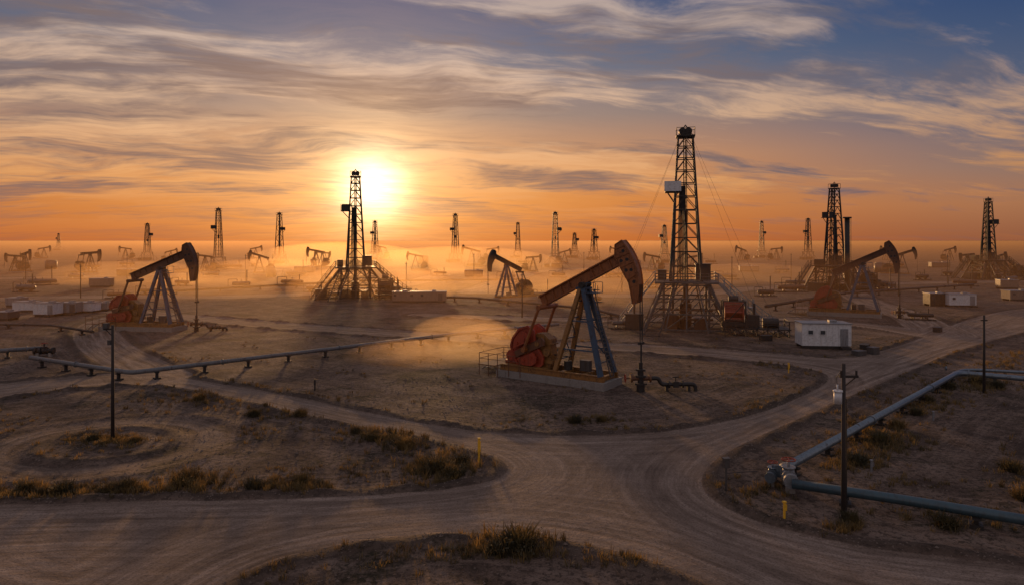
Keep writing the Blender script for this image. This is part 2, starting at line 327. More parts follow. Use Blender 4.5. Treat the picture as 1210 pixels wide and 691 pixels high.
# ---------------- pumpjack
PJG='beam pumping units across the oil field'
def pumpjack(loc,yaw,label,th=27.0,scale=1.0,detail=2,cb='orange',cp='blue',cw='red',cp2=None):
    R=5.1; ox=R
    ex=loc[0]-math.cos(yaw)*ox*scale; ey=loc[1]-math.sin(yaw)*ox*scale
    E=thing('pumpjack',(ex,ey,0),yaw,label,'pumpjack',PJG,scale)
    t=math.radians(th); pz=8.4; c,s_=math.cos(t),math.sin(t); rot=Matrix.Rotation(-t,3,'Y')
    def bp(l,h,yv=0): return Vector((l*c-h*s_,yv,pz+l*s_+h*c))
    b=MB(); b.box((-2.6,0,.28),(10.6,3.4,.62))
    for i in range(5): b.box((-6.9+i*2.15,-1.72,.3),(.06,.06,.6))
    b.obj('foundation',M['conc'],E)
    b=MB()
    for yy in(-1.25,1.25):
        b.box((-2.6,yy,.83),(10.2,.12,.44)); b.box((-2.6,yy,.63),(10.2,.34,.06)); b.box((-2.6,yy,1.05),(10.2,.34,.06))
    for xx in(-7.5,-5.5,-3.5,-1.7,.4,2.2): b.box((xx,0,.81),(.3,2.2,.36))
    b.box((-5.2,0,1.11),(4.6,2.9,.05)); b.obj('skid_frame',M['yellow'],E)
    b=MB(); rl=.24 if detail else .2
    p=lambda xx,k: Vector((xx*(1-k)+xx*.08*k,yy*(1.25*(1-k)+.38*k),1+(pz-1.45)*k))
    for yy in(-1,1):
        for xx in(2.2,-2.1):
            b.cur=1 if xx<0 else 0
            b.strut((xx,yy*1.25,1.0),(xx*.08,yy*.38,pz-.45),rl+.03 if xx>0 else rl)
        b.cur=0
        for k in(.28,.62): b.strut(p(2.2,k),p(-2.1,k),.08)
    for xx in(2.2,-2.1):
        for k in(.15,.4,.65,.85):
            a=Vector((xx*(1-k)+xx*.08*k,1.25*(1-k)+.38*k,1+(pz-1.45)*k)); b.strut(a,(a.x,-a.y,a.z),.07)
        for k,k2 in((.15,.4),(.4,.65)):
            a=Vector((xx*(1-k)+xx*.08*k,1.25*(1-k)+.38*k,1+(pz-1.45)*k)); a2=Vector((xx*(1-k2)+xx*.08*k2,-(1.25*(1-k2)+.38*k2),1+(pz-1.45)*k2)); b.strut(a,a2,.05)
    b.box((0,0,pz-.38),(1.0,1.1,.18)); b.obj('samson_post',[M[cp],M[cp2 or cp]],E)
    if detail>1:
        b=MB()
        for yy in(-.3,.3): b.strut((2.6,yy,.9),(.8,yy,pz-.5),.055)
        for i in range(22):
            k=i/21; xx=2.6+(.8-2.6)*k; zz=.9+(pz-1.4)*k; b.strut((xx,-.3,zz),(xx,.3,zz),.04)
        for i in range(3,22,3):
            k=i/21; xx=2.6+(.8-2.6)*k; zz=.9+(pz-1.4)*k
            pts=[(xx+.0,-.3,zz),(xx+.45,-.35,zz),(xx+.65,0,zz),(xx+.45,.35,zz),(xx,.3,zz)]
            for a_,b__ in zip(pts,pts[1:]): b.strut(a_,b__,.025)
        b.obj('ladder',M['grey'],E)
        b=MB(); b.box((.95,0,pz-.75),(.9,1.3,.06))
        for yy in(-.65,.65):
            for xx in(.55,1.4): b.strut((xx,yy,pz-.75),(xx,yy,pz+.1),.03)
            b.strut((.55,yy,pz+.1),(1.4,yy,pz+.1),.03)
        b.obj('service_platform',M['blue'],E)
    b=MB(); L0,L1=-4.5,R-.9; mid=(L0+L1)/2
    b.box(bp(mid,.38),(L1-L0,.22,.82),rot)
    b.box(bp(mid,.81),(L1-L0,.66,.1),rot); b.box(bp(mid,-.06),(L1-L0,.66,.1),rot)
    for l in(-3.9,-3,-2.1,-1.2,1.2,2.1,3.0): b.box(bp(l,.38),(.06,.58,.78),rot)
    b.obj('walking_beam',M[cb],E)
    b=MB(); b.strut(bp(0,-.14,-.7),bp(0,-.14,.7),.25,12); b.box(bp(0,-.22),(.9,.7,.3),rot); b.obj('saddle_bearing',M['steel'],E,True)
    arc=[(R*math.cos(math.radians(a)),R*math.sin(math.radians(a))) for a in np.linspace(18,-42,18)]
    backp=[(R*math.cos(math.radians(-42))-.38,R*math.sin(math.radians(-42))+.05),(R-1.25,-1.75),(R-1.35,-.6),(R-1.4,.7),(R-.95,1.52)]
    poly=[(bp(l,h).x,bp(l,h).z) for l,h in arc+backp]
    b=MB(); b.prism(poly,-.3,.3)
    b.cur=1
    for (l,h) in [(R-.55,.75),(R-.6,-.9),(R-.8,-1.85),(R-.55,0),(R-1.05,.1),(R-1.0,-.75)]:
        p_=bp(l,h); b.strut((p_.x,-.315,p_.z),(p_.x,.315,p_.z),.14,14)  # no cut hole: solid black disc imitates the dark inside a lightening hole
    b.cur=0
    ring=arc+backp
    for i in range(len(ring)):
        p_,q_=bp(*ring[i]),bp(*ring[(i+1)%len(ring)]); rr_=.07 if i<len(arc)-1 else .05; off=.4 if i<len(arc)-1 else .33
        b.strut((p_.x,-off,p_.z),(q_.x,-off,q_.z),rr_); b.strut((p_.x,off,p_.z),(q_.x,off,q_.z),rr_)
    for (a,b1) in (((R-1.38,-.35),(R-.1,-.4)),((R-1.4,.5),(R-.05,.4)),((R-1.3,-1.5),(R-.4,-1.4)),((R-1.1,1.2),(R-.2,1.1))):
        p_,q_=bp(*a),bp(*b1)
        for off in(-.33,.33): b.strut((p_.x,off,p_.z),(q_.x,off,q_.z),.05)
    b.obj('horse_head',[M[cb],M['dark']],E)
    ct=math.radians(205-(27-th)*2.2); cx,cz=-4.0,3.1
    pin=(cx+math.cos(ct)*1.25,cz+math.sin(ct)*1.25); tail=bp(-4.2,-.25)
    b=MB(); b.strut(bp(-4.2,-.25,-1.35),bp(-4.2,-.25,1.35),.2,8); b.box(bp(-4.2,-.05),(.5,.5,.4),rot); b.obj('equalizer',M[cb],E)
    for sy in(-1,1):
        b=MB(); b.strut((tail.x,sy*1.35,tail.z),(pin[0],sy*1.45,pin[1]),.13,6); b.strut((pin[0],sy*1.12,pin[1]),(pin[0],sy*1.6,pin[1]),.22,12); b.strut((tail.x,sy*1.2,tail.z),(tail.x,sy*1.5,tail.z),.22,10)
        b.obj('pitman_arm',M[cb],E)
        dv=Vector((math.cos(ct),0,math.sin(ct))); nv=Vector((-dv.z,0,dv.x)); o_=Vector((cx,0,cz))
        P2=lambda L:[((o_+dv*a+nv*h).x,(o_+dv*a+nv*h).z) for a,h in L]
        b=MB(); b.prism(P2([(-.6,.35),(-.75,0),(-.6,-.35),(2.5,-.25),(2.5,.25)]),sy*.86,sy*1.08)
        b.obj('crank_arm',M['brown'],E)
        for hs in(1,-1):
            b=MB()
            out_=[(.2,.36),(.0,1.2),(.35,1.75),(1.3,1.85),(2.3,1.35),(2.75,.8),(2.75,.36)]
            b.prism(P2([(a,h*hs) for a,h in out_]),sy*.6,sy*.85)
            inn=[(.6,.5),(.45,1.1),(.7,1.45),(1.25,1.5),(2.0,1.15),(2.4,.5)]
            for i in range(len(out_)-1):
                (a,h),(a2,h2)=out_[i],out_[i+1]; p_,q_=o_+dv*a+nv*h*hs,o_+dv*a2+nv*h2*hs; b.strut((p_.x,sy*.9,p_.z),(q_.x,sy*.9,q_.z),.12)
            b.prism(P2([(a,h*hs) for a,h in inn]),sy*1.085,sy*1.3)
            for a,h in((.95,.8),(1.75,.8)):
                p_=o_+dv*a+nv*h*hs; b.strut((p_.x,sy*1.29,p_.z),(p_.x,sy*1.4,p_.z),.13,6)
            b.obj('counterweight',M[cw],E)
    b=MB(); b.prism([(-5.0,1.14),(-3.0,1.14),(-2.9,2.2),(-3.1,3.5),(-3.7,3.95),(-4.4,3.95),(-5.0,3.4)],-.5,.5); b.strut((cx,-1.15,cz),(cx,1.15,cz),.2,12); b.box((-4,0,1.6),(2.6,1.3,.3)); b.box((-4,0,3.1),(2.35,1.12,.1))
    b.strut((-3.3,-.55,2.4),(-3.3,-.75,2.4),.35,14); b.obj('gearbox',M['yellow' if detail>1 else 'steel'],E)
    if detail>0:
        b=MB(); b.strut((-7.0,-.7,1.75),(-7.0,.5,1.75),.5,14); b.box((-7,-.1,1.25),(1.2,1.2,.3)); b.strut((-7.0,.5,1.75),(-7.0,.8,1.75),.3,12)
        for i in range(5): b.strut((-7,-.6+.22*i,1.75),(-7,-.55+.22*i,1.75),.56,14)
        b.obj('motor',M['red' if detail>1 else 'steel'],E,True)
        b=MB(); b.prism([(-7.6,1.3),(-6.6,1.2),(-3.4,2.4),(-3.1,3.2),(-3.6,3.8),(-4.4,3.7),(-7.5,2.2)],.53,.6)
        b.obj('belt_guard',M['yellow'],E)
        b=MB(); b.strut((-1.2,-.6,1.15),(-1.2,-.6,1.9),.35,12); b.tube([(-1.2,-.6,1.8),(-1.2,-.3,2.2),(-2.8,-.2,2.2)],.05,6); b.obj('lubricator',M['steel'],E)
        b=MB(); b.box((-.1,.5,1.45),(.9,.5,.9)); b.obj('control_box',M['grey'],E)
    if detail>1:
        b=MB()
        for yy in(-1.9,1.9):
            for xx in(-9.6,-8.6,-7.6,-6.4,-5.2): b.strut((xx,yy,.0 if xx<-7.5 else .2),(xx,yy,2.0),.035)
            for zz in(1.5,2.0): b.strut((-9.6,yy,zz),(-5.2,yy,zz),.03)
        for zz in(1.5,2.0): b.strut((-9.6,-1.9,zz),(-9.6,1.9,zz),.03)
        b.box((-8.8,0,.95),(1.8,3.8,.08)); b.obj('guard_rail',M['brown'],E)
        b=MB()
        for i in range(5): b.box((-9.85-.28*i,.8,.8-.2*i),(.28,.9,.05))
        b.strut((-9.7,.35,.9),(-11.1,.35,-.05),.04); b.strut((-9.7,1.25,.9),(-11.1,1.25,-.05),.04); b.obj('steps',M['grey'],E)
    b=MB()
    for yy in(-.2,.2): b.strut((R+.05,yy,pz+.1),(R+.05,yy,3.9),.045)
    b.box((R+.05,0,3.85),(.26,.66,.2)); b.strut((R+.05,0,3.9),(R+.05,0,1.9),.065,6); b.obj('bridle_cable',M['steel'],E)
    return E
def wellhead(loc,yaw,label,scale=1,line=4.0):
    E=thing('wellhead',loc,yaw,label,'wellhead','wellheads under the pumping units',scale)
    b=MB(); b.strut((0,0,-.05),(0,0,.5),.3,12); b.strut((0,0,.5),(0,0,.62),.46,14); b.strut((0,0,.62),(0,0,1.5),.22,12); b.strut((0,0,1.05),(0,0,1.17),.4,14); b.strut((0,0,1.5),(0,0,1.62),.36,12); b.strut((0,0,1.62),(0,0,2.1),.15,10)
    b.obj('casing_stack',M['steel'],E)
    b=MB(); b.strut((-.7,0,.95),(.7,0,.95),.17,10); b.strut((.6,0,.95),(.75,0,.95),.3,12); b.strut((-.75,0,.95),(-.6,0,.95),.3,12)
    b.strut((-.75,0,.95),(-1.1,0,.95),.05); b.obj('side_valve',M['brown'],E)
    xx,zz=-1.12,.95
    b=MB()
    for i in range(12):
        a,a2=i*math.pi/6,(i+1)*math.pi/6; b.strut((xx,.28*math.cos(a),zz+.28*math.sin(a)),(xx,.28*math.cos(a2),zz+.28*math.sin(a2)),.035)
    b.strut((xx,-.28,zz),(xx,.28,zz),.025); b.strut((xx,0,zz-.28),(xx,0,zz+.28),.025); b.obj('hand_wheel',M['red'],E)
    b=MB(); b.tube(roundpath([(.7,0,.95),(1.3,0,.95),(1.5,0,.5),(line,0,.5),(line,0,-.2)],.3),.15,10)
    for xx in(2.0,3.0): b.strut((xx,0,.5),(xx+.12,0,.5),.27,10)
    b.strut((2.55,0,.5),(2.55,0,1.0),.06); b.box((2.55,0,1.02),(.45,.08,.08)); b.box((2.55,0,.5),(.42,.36,.42)); b.box((1.9,0,.17),(.2,.35,.4)); b.box((3.5,0,.17),(.2,.35,.4)); b.obj('flow_line',M['steel'],E)
    return E
yawA=math.atan2(-.568,.823)
pumpjack(g(757,462),yawA,'rusty orange pumpjack with blue frame and red counterweights',cp2='yellow')
wellhead((*g(757,462),0),math.radians(2),'dark wellhead with red hand wheel and thick flow line',1.1)
pumpjack(g(232,391),math.radians(-8),'brown pumpjack with blue posts and red counterweights',22,1.0,2,'brown')
wellhead((*g(232,391),0),math.radians(0),'small dark wellhead beneath the pumpjack head')
pumpjack(g(1063,376),math.radians(-28),'rusty pumpjack with blue posts beside a derrick',26,1.0,2,'brown')
wellhead((*g(1063,376),0),math.radians(0),'small dark wellhead beneath the pumpjack head')
pumpjack(g(577,356),math.radians(215),'blue grey pumpjack standing in golden dust',24,.86,1,'steel','blue','steel')
for (a,b_,yw,th,sc) in [(119,324,-10,4,.85),(36,322,-30,10,.8),(293,324,190,18,.75),(362,317,175,10,.85),(391,316,10,-6,.75),(545,316,185,15,.9),(441,306,170,12,.9),(869,309,200,18,.8),(1084,326,-30,20,.85),(1134,322,195,-4,.75),(480,320,190,12,.7),(5,322,190,5,.7),(1190,322,10,14,.7),(640,322,-20,5,.65),(760,322,190,10,.7),(232,322,170,6,.7),(590,308,10,8,.8),(720,309,185,12,.8),(925,308,10,5,.8),(1040,308,190,12,.8),(310,306,10,12,.8),(140,307,185,8,.8),(830,324,10,10,.7),(60,306,10,10,.8),(210,310,10,15,.7),(675,311,10,15,.7),(980,312,190,8,.7),(1130,309,10,12,.8)]:
    pumpjack(g(a,b_),math.radians(yw),'dark pumpjack silhouetted in the dusty field',th,sc,0,'steel','steel','steel')
# ---------------- derrick
DG='drilling derricks across the oil field'
def derrick(loc,yaw,label,top=26.7,floor=6.5,detail=2,thick=1.0,side=-1,ws=1.0,spl=5.5):
    E=thing('drilling_derrick',loc,yaw,label,'drilling derrick',DG)
    b=MB(); wb,wt=(2.05*ws,.95*ws) if detail else (1.6*ws,.85*ws); n=11 if detail else 8; z1=top-1.3
    def hwid(z): 
        k=(z-floor)/(z1-floor); return wb+(wt-wb)*k
    def cor(z): h=hwid(z); return [Vector((h,h,z)),Vector((-h,h,z)),Vector((-h,-h,z)),Vector((h,-h,z))]
    zs=[floor+(z1-floor)*(1-(1-i/n)**1.12) for i in range(n+1)]
    for i in range(4): b.strut(cor(floor)[i],cor(z1)[i],(.22 if detail else .17)*thick,4,(.16 if detail else .13)*thick)
    for k in range(n):
        A,B=cor(zs[k]),cor(zs[k+1])
        for i in range(4):
            j=(i+1)%4
            if k>0 or i!=3: b.strut(A[i],A[j],(.09 if detail else .07)*thick)
            mid=(B[i]+B[j])/2
            if detail: b.strut(A[i],mid,.07*thick); b.strut(A[j],mid,.07*thick)
            else: b.strut(A[i] if (k+i)%2 else A[j],B[j] if (k+i)%2 else B[i],.05*thick)
    for i in range(4): b.strut(cor(z1)[i],cor(z1)[(i+1)%4],.09*thick)
    b.obj('mast',M['steel'],E)
    b=MB(); b.strut((.35,wb*.9,floor),(.1,wt*.9,z1),.1*thick if detail else .06); b.strut((-.15,wb*.9,floor),(-.2,wt*.9,z1),.1*thick if detail else .06)
    if detail>1:
        for i in range(40):
            k=i/40; zz=floor+(z1-floor)*k; yy=wb*.9+(wt-wb)*.9*k; b.strut((.35-.25*k,yy,zz),(-.15-.05*k,yy,zz),.04)
    b.obj('mast_ladder',M['steel'],E)
    b=MB(); b.box((0,0,z1+.12),(2.5*ws,2.5*ws,.16)); b.box((0,0,z1+.75),(1.3*ws,.7,.7))
    b.strut((-.4,-.5,z1+.8),(-.4,.5,z1+.8),.5*ws,12); b.strut((.4,-.5,z1+.8),(.4,.5,z1+.8),.5*ws,12)
    hh=1.2*ws
    for sx in(-hh,0,hh):
        for sy in(-hh,hh): b.strut((sx,sy,z1+.1),(sx,sy,z1+1.2),.04*thick)
    for sy in(-hh,hh): b.strut((-hh,sy,z1+1.2),(hh,sy,z1+1.2),.045*thick); b.strut((sy,-hh,z1+1.2),(sy,hh,z1+1.2),.045*thick)
    for i in range(4): b.strut((.9*ws*(1 if i in(0,3) else -1),.9*ws*(1 if i<2 else -1),z1+.2),(0,0,top+.4),.06*thick)
    b.obj('crown_block',M['steel'],E)
    b=MB(); zt=floor+(top-floor)*.45; b.strut((0,0,z1),(0,0,zt),.05*thick); b.strut((.25,0,z1),(.15,0,zt),.04); b.box((0,0,zt-.7),(.6,.5,1.5)); b.strut((0,0,zt-1.4),(0,0,floor),.12*thick if detail else .08,6)
    b.obj('travelling_block',M['yellow' if detail>1 else 'steel'],E)
    if detail>0:
        b=MB()
        for i in range(7): b.strut((-1.1*ws+.22*i,-.7,floor),(-.8*ws+.12*i,-.45,floor+(top-floor)*.62),.075,5)
        b.obj('racked_pipes',M['steel'],E)
    zm=floor+(top-floor)*.58; h=hwid(zm); io=.35 if detail>1 else .75
    b=MB(); b.box((side*(h+io),0,zm),(2.0,2.6,.12)); b.strut((side*h,-1,zm-1.6),(side*(h+io+.7),-1,zm),.07*thick); b.strut((side*h,1,zm-1.6),(side*(h+io+.7),1,zm),.07*thick)
    b.cur=1
    yb=(h+.15) if detail>1 else 1.02
    b.box((side*(h+io),-yb,zm+.72),(2.2 if detail>1 else 1.5,.08,1.35)); b.box((side*(h+io),yb,zm+.72),(1.8,.08,1.3)); b.box((side*(h+io+1.0),0,zm+.72),(.08,1.9,1.3))
    b.obj('racking_board',[M['steel'],M['white' if detail>1 else 'steel']],E)
    if detail==0:
        b=MB(); w2=2.2
        for sx in(-1,1):
            for sy in(-1,1): b.strut((sx*w2*1.25,sy*w2,0),(sx*w2,sy*w2,floor-.2),.12*thick)
            b.strut((sx*w2*1.2,-w2,.3),(sx*w2,w2,floor-.3),.07*thick)
            b.strut((-w2*1.2,sx*w2,.3),(w2,sx*w2,floor-.3),.07*thick); b.strut((w2*1.2,sx*w2,.3),(-w2,sx*w2,floor-.3),.07*thick)
            b.strut((sx*(w2+4.5),0,0),(sx*w2,0,floor*.9),.07*thick); b.strut((sx*(w2+2.5),1,0),(sx*(w2+2.5),1,floor*.4),.08*thick)
        b.box((0,0,1.0),(4,3.0,1.6)); b.box((-3.9,0,.8),(2.2,2.2,1.5)); b.obj('substructure',M['steel'],E)
        b=MB(); b.box((0,0,floor-.12),(5.2,5.0,.25))
        for sy in(-2.4,2.4): b.strut((-2.6,sy,floor+1.1),(2.6,sy,floor+1.1),.05*thick)
        b.obj('drill_floor',M['steel'],E)
        return E
    b=MB(); ox_=spl; sm='grey' if detail>1 else 'steel'
    for sx in(-1,1):
        for sy in(-1,1):
            b.strut((sx*ox_,sy*4.2,0),(sx*2.9,sy*2.9,floor-.2),.24*thick)
            b.strut((sx*2.9,sy*2.9,0),(sx*2.9,sy*2.9,floor-.2),.2*thick)
            b.strut((sx*(ox_-.4),sy*4.0,.8),(sx*2.9,sy*2.9,2.6),.09*thick)
        for zz in(.3,2.3,4.3,floor-.45):
            k=zz/floor; hx=ox_*(1-k)+2.9*k; hy=4.2*(1-k)+2.9*k
            b.strut((-hx,sx*hy,zz),(hx,sx*hy,zz),.14*thick); b.strut((sx*hx,-hy,zz),(sx*hx,hy,zz),.14*thick)
        for za,zb in((.3,2.3),(2.3,4.3),(4.3,floor-.4)):
            ka,kb=za/floor,zb/floor; hxa=ox_*(1-ka)+2.9*ka; hya=4.2*(1-ka)+2.9*ka; hxb=ox_*(1-kb)+2.9*kb; hyb=4.2*(1-kb)+2.9*kb
            for c0,c1 in((-1,-.5),(-.5,0),(0,.5),(.5,1)):
                b.strut((c0*hxa,sx*hya,za),(c1*hxb,sx*hyb,zb),.075*thick)
                if detail<2: b.strut((c1*hxa,sx*hya,za),(c0*hxb,sx*hyb,zb),.07*thick)
            b.strut((sx*hxa,-hya,za),(sx*hxb,hyb,zb),.07*thick); b.strut((sx*hxa,hya,za),(sx*hxb,-hyb,zb),.07*thick)
        for xx in(-.5,0,.5): b.strut((xx*ox_,sx*4.2,0),(xx*2.9,sx*2.9,floor-.2),.12*thick)
    b.obj('substructure',M[sm],E)
    b=MB(); b.box((0,0,floor-.14),(8.2,7.0,.25))
    for sx in np.linspace(-4.0,4.0,8):
        for sy in(-3.4,3.4): b.strut((sx,sy,floor),(sx,sy,floor+1.1),.05*thick)
    for sy in(-3.4,3.4):
        for zz in(.3,.7,1.1): b.strut((-4.0,sy,floor+zz),(4.0,sy,floor+zz),.05*thick)
    for sx in(-4.0,4.0):
        for zz in(.3,.7,1.1): b.strut((sx,-3.4,floor+zz),(sx,3.4,floor+zz),.05*thick)
    b.obj('drill_floor',M[sm],E)
    b=MB(); b.box((2.4,1.9,floor+1.1),(2.0,1.8,2.1)); b.box((2.4,1.9,floor+2.2),(2.2,2.0,.1)); b.obj('driller_cabin',M['steel'],E)
    b=MB(); b.box((-3.1,1.5,floor+.7),(1.2,2,1.4)); b.obj('tool_cabinet',M['steel'],E)
    b=MB()
    for i,(xx,yy,sx,sy,sz) in enumerate([(-2,-1,1.6,1.5,2.0),(0,.5,1.6,1.4,3.4),(1.8,-1.2,1.4,1.8,1.6),(-1,2,2.5,1,1.6)]): b.box((xx,yy,sz/2),(sx,sy,sz))
    b.strut((0,-.6,0),(0,-.6,floor-.3),.35,10); b.strut((-.9,-2,1.5),(3.5,-2,1.5),.14,8); b.strut((-3.4,-3,2.8),(3.4,-3,2.8),.1,8); b.strut((0,-.6,2.2),(0,-.6,2.9),.6,12); b.strut((0,-.6,3.6),(0,-.6,4.2),.6,12)
    b.obj('blowout_preventer',M['brown' if detail>1 else 'steel'],E)
    for (x0,x1,z0_,z1_,sy) in ((4.1,7.8,floor,3.3,-3.3),(7.8,12.0,3.3,.1,-3.3),(-4.1,-9.0,floor,.1,3.0),(4.1,10.0,floor,.1,2.0)):
        b=MB()
        for dy in(0,1.0):
            b.strut((x0,sy+dy,z0_),(x1,sy+dy,z1_),.17*thick); b.strut((x0,sy+dy,z0_+1.1),(x1,sy+dy,z1_+1.1),.06*thick); b.strut((x0,sy+dy,z0_+.6),(x1,sy+dy,z1_+.6),.045*thick)
            for i in range(6): k=i/5; b.strut((x0+(x1-x0)*k,sy+dy,z0_+(z1_-z0_)*k),(x0+(x1-x0)*k,sy+dy,z0_+(z1_-z0_)*k+1.1),.05*thick)
        nst=int(abs(z0_-z1_)/.25)
        for i in range(nst): k=i/nst; b.box((x0+(x1-x0)*k,sy+.5,z0_+(z1_-z0_)*k),(.26,1.0,.05))
        if z1_>1:
            for dx in(-.3,.6):
                for dy in(-.2,1.2): b.strut((x1+dx,sy+dy,0),(x1+dx,sy+dy,z1_+1.1),.08)
            b.box((x1+.15,sy+.5,z1_),(1.2,1.6,.1))
        b.obj('stairway',M['light' if detail>1 else 'steel'],E)
    b=MB(); b.box((-6.8,-1.2,1.0),(2.4,2.6,2.0)); b.box((-6.8,-1.2,2.05),(2.6,2.8,.1)); b.strut((-6.8,-2,2.0),(-6.8,-2,3.6),.14,8); b.obj('engine_house',M['steel'],E)
    b=MB(); b.strut((4.8,-4.6,2.9),(6.8,-4.6,2.9),.75,16)
    for xx in(4.6,6.8): b.strut((xx,-4.6,2.9),(xx+.14,-4.6,2.9),1.35,18)
    for i in range(8):
        a=i*math.pi/4; b.strut((4.7,-4.6+1.1*math.cos(a),2.9+1.1*math.sin(a)),(6.85,-4.6+1.1*math.cos(a),2.9+1.1*math.sin(a)),.12,6)
    b.obj('drawworks',M['red' if detail>1 else 'steel'],E,False)
    b=MB()
    for xx in(4.45,7.1):
        for yy in(-5.9,-3.3): b.strut((xx,yy,1.0),(xx,yy,4.3),.1)
        b.strut((xx,-5.9,4.3),(xx,-3.3,4.3),.1); b.strut((xx,-5.9,2.2),(xx,-3.3,4.3),.07)
    b.strut((4.45,-5.9,4.3),(7.1,-5.9,4.3),.1); b.strut((4.45,-5.9,1.2),(7.1,-5.9,4.3),.07); b.box((5.7,-4.6,1.4),(2.8,1.8,.6)); b.strut((5.2,-4.2,4.5),(6.4,-4.2,4.5),.4,10); b.box((8.1,-4.7,1.8),(1.5,1.5,1.6)); b.strut((8.3,-4.7,2.5),(8.3,-4.7,4.0),.14,8); b.strut((9.3,-4.7,1.6),(11.2,-4.7,1.6),.6,12); b.obj('winch_frame',M['steel'],E)
    b=MB(); b.box((8.4,-4.8,.95),(8.0,3.6,.14))
    for xx in np.linspace(4.6,12.2,7):
        for yy in(-6.5,-3.1): b.strut((xx,yy,0),(xx,yy,2.0),.09)
    for zz in(1.5,2.0): b.strut((4.6,-6.5,zz),(12.2,-6.5,zz),.05); b.strut((12.2,-6.5,zz),(12.2,-3.1,zz),.05)
    for i in range(6): b.strut((4.6+1.27*i,-6.5,0),(5.87+1.27*i,-6.5,.9),.06); b.strut((4.6+1.27*i,-6.5,.9),(5.87+1.27*i,-6.5,0),.06)
    b.obj('equipment_deck',M['steel'],E)
    b=MB()
    for sx in(-.9,.9): b.strut((sx-2,-3.6,floor-.1),(sx-4.5,-10,.2),.12)
    for i in range(9): k=i/8; b.strut((-2.9-2.5*k,-3.6-6.4*k,floor-.1-(floor-.3)*k),(-1.1-2.5*k,-3.6-6.4*k,floor-.1-(floor-.3)*k),.06)
    b.obj('pipe_ramp',M['steel'],E)
    b=MB(); b.strut((-1.7*ws,1.5*ws,0.2),(-1.3*ws,1.2*ws,floor+12),.16,10); b.tube(roundpath([(-1.3*ws,1.2*ws,floor+12),(-1.3*ws,1.2*ws,floor+13),(-.8,.8,floor+13),(-.3,0,floor+8)],.6),.09,8); b.obj('standpipe',M['grey'],E)
    if detail>1:
        b=MB()
        for sx,sy in((-1,-1),(1,-1),(-1,1),(1,1)): b.strut((sx*.8,sy*.8,z1),(sx*11,sy*9,0),.012)
        b.obj('guy_wire',M['steel'],E)
    return E
derrick((*g(810,388),0),math.radians(-12),'tall dark drilling derrick with white racking board and red machinery',27.3)
derrick((*g(420,352),0),math.radians(14),'tall drilling derrick standing in front of the setting sun',26.4,6.5,1,1.1,-1,.9,8.0)
derrick((*g(986,343),0),math.radians(20),'dark drilling derrick beside a vertical stack',25.6,6,1,1.05,-1,.78)
derrick((*g(1168,330),0),math.radians(5),'narrow dark drilling derrick with cluttered base equipment',25,6,1,1.1,1,.7)
i=0
for (a,b_,tp) in [(258,318,25.4),(330,312,26),(538,310,26.5),(656,316,24.5),(612,305,24),(174,308,22),(443,307,24),(702,307,19),(785,311,20),(900,305,25),(955,307,25.5),(679,305,17),(69,296,20)]:
    X_,Y_=g(a,b_); derrick((X_,Y_,0),math.radians([10,-20,30,5,-8][i%5]),'distant dark derrick rising out of the dust haze',tp,5.0,0,.95+Y_/900,[-1,1][i%2],.86+Y_/4000); i+=1
e=thing('vent_stack',(*g(1001,346),0),0,'tall dark cylindrical stack beside a derrick','stack')
b=MB(); b.strut((0,0,0),(0,0,17),.55,14); b.strut((0,0,17),(0,0,17.3),1.0,14); b.strut((0,0,.0),(0,0,.4),1.2,14); b.obj('stack_shell',M['steel'],e,True)
b=MB()
for yy in(-.25,.25): b.strut((.8,yy,0),(.8,yy,17),.05)
for k in range(30): b.strut((.8,-.25,.5+k*.55),(.8,.25,.5+k*.55),.035)
b.obj('ladder',M['steel'],e)
# ---------------- cabins
def trailer(loc,yaw,sz,label,mat='white',win=2,door=True,group='site cabins around the wells'):
    L,Wd,Ht=sz; E=thing('site_cabin',loc,yaw,label,'cabin',group)
    b=MB(); b.box((0,0,.35+Ht/2),(L,Wd,Ht))
    nn=int(L/.6)
    for i in range(nn+1): b.box((-L/2+i*L/nn,-Wd/2-.02,.35+Ht/2),(.05,.04,Ht-.1))
    b.obj('wall',M[mat],E)
    b=MB(); b.box((0,0,.35+Ht+.06),(L+.2,Wd+.2,.1)); b.box((L*.2,0,.35+Ht+.22),(.8,.7,.25)); b.obj('roof',M['light'],E)
    b=MB()
    for yy in(-Wd/2+.25,Wd/2-.25): b.box((0,yy,.17),(L*.96,.2,.36))
    b.box((0,0,.2),(.2,Wd-.5,.2)); b.obj('skid',M['steel'],E)
    for i in range(win):
        xx=-L*.33+ i*L*.5/max(win,1)
        Wn=MB(); Wn.box((xx,-Wd/2-.06,.35+Ht*.62),(.5,.05,.42)); wo=Wn.obj('window',M['glass'],E)
        fr=MB()
        for dx,dz,sx,sz_ in((0,.24,.6,.05),(0,-.24,.6,.05),(-.28,0,.05,.42),(.28,0,.05,.42)): fr.box((xx+dx,-Wd/2-.08,.35+Ht*.62+dz),(sx,.06,sz_))
        fr.obj('frame',M[mat],wo)
    if door:
        d_=MB(); d_.box((L*.36,-Wd/2-.06,.35+min(.98,Ht*.45)),(.8,.05,min(1.85,Ht*.85))); do=d_.obj('door',M['light'] if mat=='white' else M['grey'],E)
        hd=MB(); hd.box((L*.36+.3,-Wd/2-.12,.35+Ht*.45),(.12,.06,.04)); hd.obj('handle',M['dark'],do)
        st=MB(); st.box((L*.36,-Wd/2-.45,.15),(1.0,.7,.3)); st.obj('step',M['steel'],E)
    return E
trailer((*g(972,410),0),math.radians(-6),(5.2,2.6,2.4),'white site cabin with small dark windows on a dirt pad',win=2)
